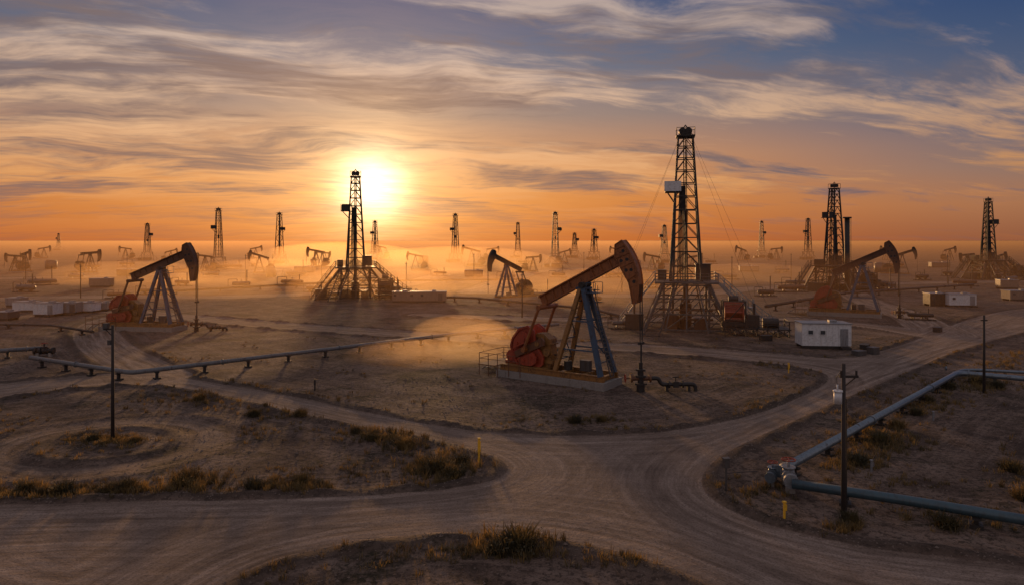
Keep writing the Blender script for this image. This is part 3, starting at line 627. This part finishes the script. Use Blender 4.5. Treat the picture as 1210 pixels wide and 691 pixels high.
for a,b_,L,Ht,mt in [(33,368,3.6,1.3,'white'),(57,373,3.2,1.7,'white'),(80,371,3.4,1.5,'light'),(103,369,3.2,1.3,'white'),(122,367,2.2,1.0,'light'),(20,362,2.6,1.2,'light'),(8,378,2.2,.9,'grey')]:
    trailer((*g(a,b_),0),math.radians(random.uniform(-6,14)),(L,2.3,Ht),'small low white cabin in a cluster beside the pumpjack',mt,win=0,door=Ht>1.4)
trailer((*g(1133,362),0),math.radians(-5),(4.6,2.6,1.9),'small white cabin beside a dirt road',win=1)
trailer((*g(1105,361),0),math.radians(-5),(3.0,2.6,1.9),'small dark cabin beside a white one','steel',win=1,door=False)
trailer((*g(503,357),0),math.radians(4),(8.0,2.6,1.7),'tan cabin half lost in golden dust','tan',win=2)
trailer((*g(474,357),0),math.radians(4),(3.2,2.4,1.7),'small tan cabin half lost in golden dust','tan',win=1,door=False)
trailer((*g(1202,355),0),math.radians(0),(4.6,2.6,1.6),'brown cabin near the road','tan',win=1)
for (a,b_,L,mt) in [(360,322,7,'tan'),(150,326,6,'steel'),(560,327,6,'grey'),(1010,330,6,'tan'),(885,321,7,'tan'),(1110,316,8,'grey'),(120,339,5,'tan'),(1190,341,4,'tan')]:
    trailer((*g(a,b_),0),math.radians(random.uniform(-15,15)),(L,2.6,1.8),'distant low cabin in the dust haze',mt,win=0,door=False)
for (a,b_,r,h) in [(740,317,2.0,3.4),(752,317,2.0,3.4),(320,327,1.6,3),(500,312,2.6,4),(60,318,2.2,3.4),(1040,322,2.0,3.4),(1150,312,2.6,4)]:
    E=thing('storage_tank',(*g(a,b_),0),0,'dark cylindrical storage tank in the dusty field','tank','storage tanks in the field')
    b=MB(); b.strut((0,0,0),(0,0,h),r,20); b.strut((0,0,h),(0,0,h+.4),r+.02,20,.3)
    for k in(.33,.66): b.strut((0,0,h*k),(0,0,h*k+.1),r+.05,20)
    b.obj('tank_shell',M['grey'],E,True)
    b=MB()
    for yy in(-.25,.25): b.strut((yy,-r-.2,0),(yy,-r-.2,h+.5),.05)
    for k in range(8): b.strut((-.25,-r-.2,.4+k*h/8),(.25,-r-.2,.4+k*h/8),.035)
    b.obj('ladder',M['steel'],E)
sepl=[(30,345,1),(180,348,.9),(215,338,1),(285,340,1),(345,338,1.1),(395,333,1),(640,352,.8),(700,358,.8),(725,328,1.1),(860,330,1.1),(905,350,.9),(935,345,1),(1045,342,1),(1090,331,1.1),(690,338,1),(600,330,1),(520,326,1),(250,328,1),(90,330,1),(812,318,1.2),(1060,316,1.2),(430,318,1.2),(150,315,1.2),(560,316,1.2),(980,318,1.1),(20,312,1.2),(1195,316,1.2),(735,388,.7),(1088,378,.7),
 (370,345,.9),(395,352,.8),(455,350,.9),(140,352,.8),(940,338,1),(1020,345,.9),(1140,338,1),(1195,333,1),(660,328,1),(770,340,.9),(50,337,1),(110,318,1.1),(300,315,1.1),(350,326,1),(620,312,1.2),(840,312,1.2),(925,322,1),(1120,326,1),(275,318,1.2),(215,322,1)]
for j,(a,b_,sc) in enumerate(sepl):
    E=thing('separator_skid',(*g(a,b_),0),random.uniform(-.6,.6),'dark horizontal separator vessel with pipework on a skid','separator','separator skids across the field',sc)
    b=MB(); L=random.uniform(1.6,3.2); rv=random.uniform(.4,.6); b.strut((-L,0,1.1),(L,0,1.1),rv,14); b.strut((-L-.3,0,1.1),(-L,0,1.1),.3,14,rv); b.strut((L,0,1.1),(L+.3,0,1.1),rv,14,.3)
    for xx in(-L*.6,L*.6): b.box((xx,0,.4),(.2,.9,.8))
    b.obj('vessel',M[['grey','steel','brown'][j%3]],E,True)
    b=MB()
    for yy in(-.7,.7): b.box((0,yy,.1),(2*L+1.6,.16,.2))
    for xx in(-L,0,L): b.box((xx,0,.12),(.16,1.3,.14))
    b.obj('skid_frame',M['steel'],E)
    b=MB(); hs=random.uniform(2.6,5.5); b.strut((L*.7,.3,1.2),(L*.7,.3,hs),.11,8); b.tube(roundpath([(-L*.5,-.2,1.5),(-L*.5,-.2,2.2),(-L-1.2,-.2,2.2),(-L-1.2,-.2,0)],.3),.08,6); b.strut((0,0,1.6),(0,0,2.1),.07,6); b.obj('pipework',M['steel'],E)
# ---------------- pipelines
def pipeline(pts,r,label,mat='pipe',step=4.5,rad=1.2,name='pipeline'):
    P=[Vector(p) for p in pts]; E=thing(name,(P[0].x,P[0].y,0),0,label,'pipeline','pipelines running over the ground'); o0=Vector((P[0].x,P[0].y,0))
    path=roundpath([p-o0 for p in P],rad); b=MB(); b.tube(path,r,18)
    sup=[];fl=[]
    for i in range(len(P)-1):
        a,c_=P[i]-o0,P[i+1]-o0; L=(c_-a).length; t=(c_-a).normalized(); s=step*.5
        k=0
        while s<L-.8:
            sup.append((a+t*s,t))
            if k%3==1: fl.append((a+t*(s+step*.4),t))
            s+=step; k+=1
    for p,t in fl: b.strut(p-t*.06,p+t*.06,r*1.35,16)
    b.obj('pipe',M[mat],E,True)
    for p,t in sup:
        s_=MB(); zz=p.z-r
        ang=math.atan2(t.y,t.x); R_=Matrix.Rotation(ang,3,'Z')
        s_.box((p.x,p.y,zz-.03),(.3,r*2.6,.08),R_); s_.box((p.x,p.y,zz*.5),(.2,.22,zz+.1),R_); s_.box((p.x,p.y,.04),(.5,.6,.18),R_)
        s_.obj('support',M['steel'],E)
    return E
def gp(px_,py_,z): X_,Y_=g(px_,py_,z); return (X_,Y_,z)
pipeline([gp(1300,455,.65),gp(1132,440,.65),gp(928,552,.65)],.22,'long blue grey pipeline on low supports')
pipeline([gp(936,571,.6),gp(1080,592,.6),gp(1260,622,.6)],.22,'dark blue green pipeline on low supports ending at a valve','pipe2')
pipeline([gp(1300,444,.5),gp(1142,436,.5),gp(1125,441,.5)],.13,'thin pipe running beside the larger pipeline',step=6)
pipeline([gp(36,422,.8),gp(155,440,.8),gp(548,393,.8),gp(660,383,.8)],.2,'long dull grey pipeline on posts crossing the dirt field','pipe3',4,.7)
pipeline([gp(-80,419,.8),gp(48,411,.8)],.22,'grey pipeline leading to a valve box','pipe3',step=4)
pipeline([gp(905,362,1.0),gp(1000,346,1.0),gp(1150,336,1.0)],.25,'grey pipeline on posts in the haze','steel',8)
pipeline([gp(735,374,.8),gp(700,365,.8),gp(560,352,.8),gp(480,350,.8)],.2,'grey pipeline on posts in the haze','steel',8)
pipeline([gp(-60,382,.6),gp(60,384,.6),gp(110,392,.6)],.15,'thin grey pipe on the ground by a pumpjack','steel',6)
pipeline([gp(180,345,.8),gp(420,332,.8),gp(620,330,.8)],.25,'grey pipeline on posts in the haze','steel',10)
def valve(loc,yaw,label,sc=1,mt='pipe'):
    E=thing('valve_assembly',loc,yaw,label,'valve','pipeline valves',sc)
    b=MB(); b.strut((-.9,0,.6),(.9,0,.6),.22,16)
    for xx in(-.9,-.78,-.32,.32,.78,.9): b.strut((xx-.045,0,.6),(xx+.045,0,.6),.35,16)
    b.strut((0,0,.3),(0,0,.98),.27,12); b.strut((0,0,.9),(0,0,1.35),.07,10); b.strut((0,0,.98),(0,0,1.05),.33,12)
    for i in range(8):
        a=i*math.pi/4
        for xx in(-.84,.84): b.strut((xx-.14,.29*math.cos(a),.6+.29*math.sin(a)),(xx+.14,.29*math.cos(a),.6+.29*math.sin(a)),.03,6)
    b.obj('valve_body',M[mt],E,True)
    b=MB()
    for i in range(14):
        a,a2=i*math.pi/7,(i+1)*math.pi/7; b.strut((.32*math.cos(a),.32*math.sin(a),1.38),(.32*math.cos(a2),.32*math.sin(a2),1.38),.032)
    b.strut((-.32,0,1.38),(.32,0,1.38),.025); b.strut((0,-.32,1.38),(0,.32,1.38),.025); b.obj('hand_wheel',M['red'],E)
    for xx in(-.6,.6): b=MB(); b.box((xx,0,.15),(.3,.4,.5)); b.obj('support',M['conc'],E)
    return E
pa=Vector(gp(928,552,.65)); pb=Vector(gp(936,571,.6))
valve(((pa.x+pb.x)/2,(pa.y+pb.y)/2,0.02),math.atan2(pb.y-pa.y,pb.x-pa.x),'pale metal gate valve joining two pipelines',1.0,'light')
valve((pa.x-.75,pa.y-.3,0),math.radians(60),'blue grey gate valve at the pipeline corner',.75)
valve((*g(52,421),0),math.radians(10),'dark valve set on the pipeline by a box',1.0,'steel')
# ---------------- poles
def pole(px_,py_,h,label,kind):
    X_,Y_=g(px_,py_); E=thing('utility_pole',(X_,Y_,hz(X_,Y_)-.05),0,label,'utility pole','utility poles along the dirt roads')
    b=MB(); b.strut((0,0,-.2),(0,0,h),.11,12,.075); b.obj('post',M['wood'],E,True)
    b=MB()
    if kind==2:
        b.box((.22,0,h-.55),(.8,.12,.1)); b.strut((.55,0,h-.5),(.55,0,h-.3),.05,8); b.strut((-.1,0,h-.5),(-.1,0,h-.3),.05,8); b.strut((0,0,h-1.0),(.5,0,h-.6),.03); b.obj('cross_arm',M['wood'],E)
        b=MB(); b.strut((-.27,-.05,h-1.7),(-.27,-.05,h-1.2),.17,14); b.strut((-.27,-.05,h-1.2),(-.27,-.05,h-1.13),.2,14); b.strut((-.27,0,h-1.13),(-.27,0,h-.9),.04,8); b.obj('transformer',M['white'],E,True)
        b=MB(); b.tube([(-.27,0,h-.9),(-.32,0,h-.6),(-.1,0,h-.3)],.015,6); b.obj('cable',M['dark'],E); b=MB(); b.tube([(.11,0,h-1.5),(.13,0,h-4),(.12,0,0)],.02,6); b.obj('cable',M['dark'],E)
    elif kind==1:
        b.box((-.25,0,h-.25),(.6,.1,.1)); b.strut((0,0,h-.7),(-.4,0,h-.3),.03); b.obj('cross_arm',M['wood'],E)
        b=MB(); b.box((-.4,0,h-.05),(.3,.22,.3)); b.obj('lamp',M['grey'],E); b=MB(); b.strut((-.2,0,h-1.2),(-.2,0,h-.9),.12,10); b.obj('transformer',M['grey'],E)
    else:
        b.box((0,0,h-.4),(.5,.1,.1)); b.obj('cross_arm',M['wood'],E)
pole(133,520,6.95,'slim dark timber pole with lamp and bracket',1)
pole(997,613,6.75,'dark timber pole carrying a pale transformer',2)
pole(1163,463,6.2,'slim dark timber pole beside the pipeline',3)
for a,b_,h in [(617,375,7),(232,352,8),(480,345,7),(1062,350,8),(865,340,8),(95,352,7),(735,345,8),(380,330,8),(150,332,8),(560,330,8),(690,325,8),(830,328,8),(1120,335,8),(935,330,8),(290,333,8),(30,330,8)]:
    pole(a,b_,h,'thin dark pole in the dusty field',3)
def marker(px_,py_,h,label,mat,box=False):
    X_,Y_=g(px_,py_); E=thing('marker_post',(X_,Y_,hz(X_,Y_)-.03),.2,label,'marker post')
    b=MB(); b.strut((0,0,-.1),(0,0,h),.055,8); b.obj('post',M[mat],E)
    b=MB()
    if box: b.box((0,-.02,h-.12),(.28,.2,.42)); b.box((0,-.02,h+.12),(.34,.26,.05)); b.obj('junction_box',M['grey'],E); b=MB(); b.tube([(0.05,0,.9),(1.2,.4,.75),(2.0,.6,.65)],.02,6); b.obj('conduit',M['steel'],E)
    else: b.box((0,-.07,h*.72),(.16,.02,h*.4)); b.box((0,0,h+.02),(.14,.14,.06)); b.obj('plate',M[mat],E)
marker(566,549,1.4,'yellow marker post by the road edge','yel')
marker(927,617,.7,'short yellow marker post in dry ground','yel')
marker(858,581,1.5,'grey post with junction box by the road','grey',True)
marker(1030,557,.6,'short pale marker post beside the pipeline','light')
marker(1103,497,.6,'short pale marker post beside the pipeline','light')
marker(932,440,.9,'short yellow marker post by the cabin pad','yel')
marker(372,462,.9,'short dark post on the open dirt','steel')
for a,b_,sx,sz_,mt in [(1015,420,1.2,.5,'grey'),(1032,418,.9,.7,'grey'),(1022,412,1.5,.5,'steel'),(1108,392,1.1,.6,'steel'),(905,402,1.3,.6,'steel')]:
    X_,Y_=g(a,b_); E=thing('equipment_box',(X_,Y_,0),random.uniform(0,1),'small weathered equipment box on bare dirt','equipment box')
    b=MB(); b.box((0,0,sz_/2),(sx,min(.8,sx),sz_)); b.obj('body',M[mt],E); b=MB(); b.box((0,0,sz_+.02),(sx+.08,min(.88,sx+.08),.05)); b.obj('lid',M[mt],E)
# ---------------- vegetation
def foliage(name,cols,tr):
    m,k,b,o=newmat(name); geo=k.n('ShaderNodeNewGeometry').outputs['Position']
    n1=k.noise(geo,.9,3,.6); n2=k.noise(geo,25,2,.5)
    k.set(b.inputs['Base Color'],k.ramp(k.m('ADD',k.m('MULTIPLY',n1,.65),k.m('MULTIPLY',n2,.35)),cols)); b.inputs['Roughness'].default_value=.8
    t=k.n('ShaderNodeBsdfTranslucent'); t.inputs[0].default_value=tr; mx=k.n('ShaderNodeMixShader'); k.set(mx.inputs[0],k.mr(n1,.4,.62,.08,.42))
    m.node_tree.links.new(b.outputs[0],mx.inputs[1]); m.node_tree.links.new(t.outputs[0],mx.inputs[2]); m.node_tree.links.new(mx.outputs[0],o.inputs[0]); return m
mg=foliage('dry_grass_blades',[(.38,(.035,.030,.013,1)),(.5,(.095,.070,.026,1)),(.62,(.23,.155,.055,1))],(.38,.23,.07,1))
ms=foliage('shrub_leaves',[(.3,(.022,.022,.010,1)),(.5,(.05,.042,.017,1)),(.7,(.12,.09,.035,1))],(.16,.11,.035,1))
def blades(V,Fc,cx,cy,cz,n,rad,h):
    for _ in range(n):
        a=random.uniform(0,6.283); r=rad*math.sqrt(random.random())*.6; bx,by=cx+math.cos(a)*r,cy+math.sin(a)*r
        hh=h*random.uniform(.45,1.1); lean=random.uniform(.15,.8)*hh; a2=a+random.uniform(-.9,.9); wv=random.uniform(.006,.014)+h*.01
        dx,dy=math.cos(a2)*lean,math.sin(a2)*lean; nx,ny=-math.sin(a2)*wv,math.cos(a2)*wv; i0=len(V)
        V+= [(bx-nx,by-ny,cz-.03),(bx+nx,by+ny,cz-.03),(bx+dx*.45+nx,by+dy*.45+ny,cz+hh*.6),(bx+dx*.45-nx,by+dy*.45-ny,cz+hh*.6),(bx+dx,by+dy,cz+hh)]
        Fc+= [(i0,i0+1,i0+2,i0+3),(i0+3,i0+2,i0+4)]
V=[];Fc=[]
pts=[]
cl_=[(100,580,110,7,150,.26),(40,580,30,6,60,.3),(150,577,25,6,60,.32),(230,572,30,10,80,.45),(350,575,40,7,120,.3),(470,522,30,10,90,.38),(520,552,35,14,200,.38),(440,515,40,8,90,.28),(130,520,40,7,200,.22),(230,470,70,12,130,.28),(350,487,50,9,120,.28),(300,510,60,10,40,.25),
 (615,645,40,12,100,.42),(570,650,70,12,70,.25),(740,660,60,10,60,.25),(1040,520,45,14,200,.33),(1010,545,30,12,100,.33),(1090,480,40,10,120,.3),(1110,455,20,8,60,.3),(1160,455,50,8,140,.33),(900,580,25,8,35,.25),(1000,625,20,6,30,.3),(1130,610,60,18,50,.3),(1190,560,25,30,25,.3),(940,640,60,8,20,.2),(700,495,40,5,50,.2),(1180,430,30,8,60,.3),(60,535,60,12,20,.2),(30,500,40,14,25,.2),(400,560,120,10,60,.2),(10,585,30,6,40,.3),(1020,500,20,8,40,.25),(620,500,60,5,15,.15),(1200,420,20,5,30,.3),(450,660,60,12,30,.2),(860,445,60,5,25,.2),(1060,570,80,8,30,.2)]
for cx,cy,rx,ry,n,h in cl_:
    for _ in range(n):
        X_,Y_=g(cx+random.gauss(0,rx*.6),cy+random.gauss(0,ry*.6)); pts.append((X_,Y_,h*random.uniform(.6,1.35)))
cand=rng.uniform([-38,22],[55,85],(20000,2)); sc_=sdf(cand); msk=np.sin(cand[:,0]*.75+2*np.sin(cand[:,1]*.31))+np.sin(cand[:,1]*.7+cand[:,0]*.3)
for (X_,Y_),s_,mk in zip(cand,sc_,msk):
    if .3<s_<1.8 and mk>.2 and random.random()<.55 and not(-4<X_<14 and 44<Y_<70): pts.append((X_,Y_,random.uniform(.12,.34)))
    elif s_>1.8 and mk>1.1 and random.random()<.14 : pts.append((X_,Y_,random.uniform(.1,.28)))
PA=np.array([[p[0],p[1]] for p in pts]); sp_=sdf(PA); hh_=height(PA[:,0],PA[:,1],sp_); rc=np.hypot((PA[:,0]-CC[0])/1.15,PA[:,1]-CC[1])
for p,s_,h_,r_ in zip(pts,sp_,hh_,rc):
    if s_<.15 or p[1]>95 or 3.6<r_<6.4: continue
    blades(V,Fc,p[0],p[1],h_,random.randint(9,22),.26,p[2])
me=bpy.data.meshes.new('dry_grass'); me.from_pydata(V,[],Fc); me.materials.append(mg); o=bpy.data.objects.new('dry_grass',me); COL.objects.link(o); o['kind']='stuff'; o['label']='dry yellow brown grass tufts along the road edges'; o['category']='grass'
temps=[]
for k in range(3):
    V=[];Fc=[]
    for _ in range(26):
        a=random.uniform(0,6.28); r=random.uniform(0,.4); blades(V,Fc,math.cos(a)*r,math.sin(a)*r,0,18,.3,random.uniform(.5,.95))
    for _ in range(500):
        v_=Vector((random.gauss(0,.36),random.gauss(0,.36),abs(random.gauss(.32,.2)))); e1=Vector((random.uniform(-1,1),random.uniform(-1,1),random.uniform(-1,1))).normalized()*.045; e2=e1.cross(Vector((random.uniform(-1,1),random.uniform(-1,1),1))).normalized()*.03
        i0=len(V); V+=[tuple(v_-e1),tuple(v_+e2),tuple(v_+e1),tuple(v_-e2)]; Fc.append((i0,i0+1,i0+2,i0+3))
    me=bpy.data.meshes.new('desert_shrub'); me.from_pydata(V,[],Fc); me.materials.append(ms if k else mg); temps.append(me)
for j,(a,b_,s) in enumerate([(220,572,1.15),(355,572,.8),(75,580,.9),(478,527,1.0),(515,555,1.1),(535,562,.9),(500,548,.8),(612,648,1.3),(440,520,.7),(355,492,.8),(1038,522,1.1),(1015,548,.9),(1060,505,.9),(1005,617,.8),(110,520,.7),(160,522,.6),(1118,622,.9),(1195,555,.9),(235,472,.9),(300,490,.8),(1120,458,1.0),(1155,453,1.1),(1180,458,.9),(1095,474,.9),(420,512,.6),(1082,490,.8),(680,499,.8),(710,497,.7),(30,580,.8),(590,652,.8),(1210,590,.9),(150,578,.8),(300,578,.8),(130,580,.7),(545,548,.8)]):
    X_,Y_=g(a,b_)
    o=bpy.data.objects.new('desert_shrub',temps[j%3]); COL.objects.link(o); o.location=(X_,Y_,hz(X_,Y_)-.03); o.rotation_euler=(0,0,j*1.3); o.scale=(s,s,s*.85)
    o['label']='dry bushy desert shrub on bare dirt'; o['category']='shrub'; o['group']='desert shrubs on the dirt'
V=[];Fc=[]
cand=rng.uniform([-32,21],[45,60],(46000,2)); sc_=sdf(cand)
keep=((sc_>-.1)&(sc_<1.2)&(rng.random(len(cand))<.95))|((sc_>0)&(rng.random(len(cand))<.35))|(rng.random(len(cand))<.06)
cand=cand[keep]; sc_=sc_[keep]; hh_=height(cand[:,0],cand[:,1],sc_)
for (X_,Y_),s_,h_ in zip(cand,sc_,hh_):
    r=random.uniform(.02,.06)*(1.7 if random.random()<.08 and s_>0 else 1); i0=len(V)
    if s_<-.3: r*=.6
    for dx,dy,dz in((1,0,0),(0,1,0),(-1,0,0),(0,-1,0),(0,0,.8)): V.append((X_+r*dx*random.uniform(.7,1.3),Y_+r*dy*random.uniform(.7,1.3),h_-.005+r*dz))
    Fc+=[(i0,i0+1,i0+4),(i0+1,i0+2,i0+4),(i0+2,i0+3,i0+4),(i0+3,i0,i0+4)]
me=bpy.data.meshes.new('gravel'); me.from_pydata(V,[],Fc); me.materials.append(paint('stone',(.16,.12,.095),0,.95)); o=bpy.data.objects.new('gravel',me); COL.objects.link(o); o['kind']='stuff'; o['label']='small loose stones scattered over the dirt'; o['category']='gravel'
# ---------------- dust haze (real scattering volume)
def volmat(name,dens,anis,col,ac,ad_):
    m=bpy.data.materials.new(name); m.use_nodes=True; t=m.node_tree; t.nodes.clear(); k=NT(t)
    o=k.n('ShaderNodeOutputMaterial'); v=k.n('ShaderNodeVolumeScatter'); v.inputs['Color'].default_value=col; v.inputs['Density'].default_value=dens; v.inputs['Anisotropy'].default_value=anis
    a=k.n('ShaderNodeVolumeAbsorption'); a.inputs['Color'].default_value=ac; a.inputs['Density'].default_value=ad_
    ad=k.n('ShaderNodeAddShader'); t.links.new(v.outputs[0],ad.inputs[0]); t.links.new(a.outputs[0],ad.inputs[1]); t.links.new(ad.outputs[0],o.inputs['Volume']); return m
b=MB(); b.box((0,1980,4.6),(6000,3840,9.4)); ob=b.obj('dust_haze',volmat('thin_dust_haze',.0011,.5,(.72,.42,.21,1),(.50,.35,.25,1),.0011)); ob['kind']='structure'
vm_=volmat('blown_dust',.034,.6,(.98,.66,.34,1),(.9,.7,.5,1),.01); vf_=volmat('far_blown_dust',.010,.65,(1,.60,.26,1),(.85,.6,.4,1),.003)
for (a,b_,rx,ry,rz,vm) in [(500,428,8,4,1.6,vm_),(575,424,5,3,2.6,vm_),(545,405,6,3,2.4,vm_),(440,352,18,12,5,vf_),(520,345,16,12,4,vf_),(620,350,16,10,4,vf_),(230,352,18,10,3.5,vf_),(320,335,26,16,5,vf_),(720,345,22,12,4,vf_),(880,335,26,14,4,vf_),(540,322,40,24,7,vf_),(400,315,40,30,8,vf_),(680,362,14,8,3.2,vf_),(150,335,24,14,4.5,vf_)]:
    me=bpy.data.meshes.new('dust_cloud'); bm=bmesh.new(); bmesh.ops.create_uvsphere(bm,u_segments=24,v_segments=14,radius=1); bm.to_mesh(me); bm.free(); me.materials.append(vm)
    X_,Y_=g(a,b_); o=bpy.data.objects.new('dust_cloud',me); COL.objects.link(o); o.location=(X_,Y_,rz*.4); o.scale=(rx,ry,rz); o['kind']='stuff'; o['label']='low cloud of golden dust over dirt'; o['category']='dust'
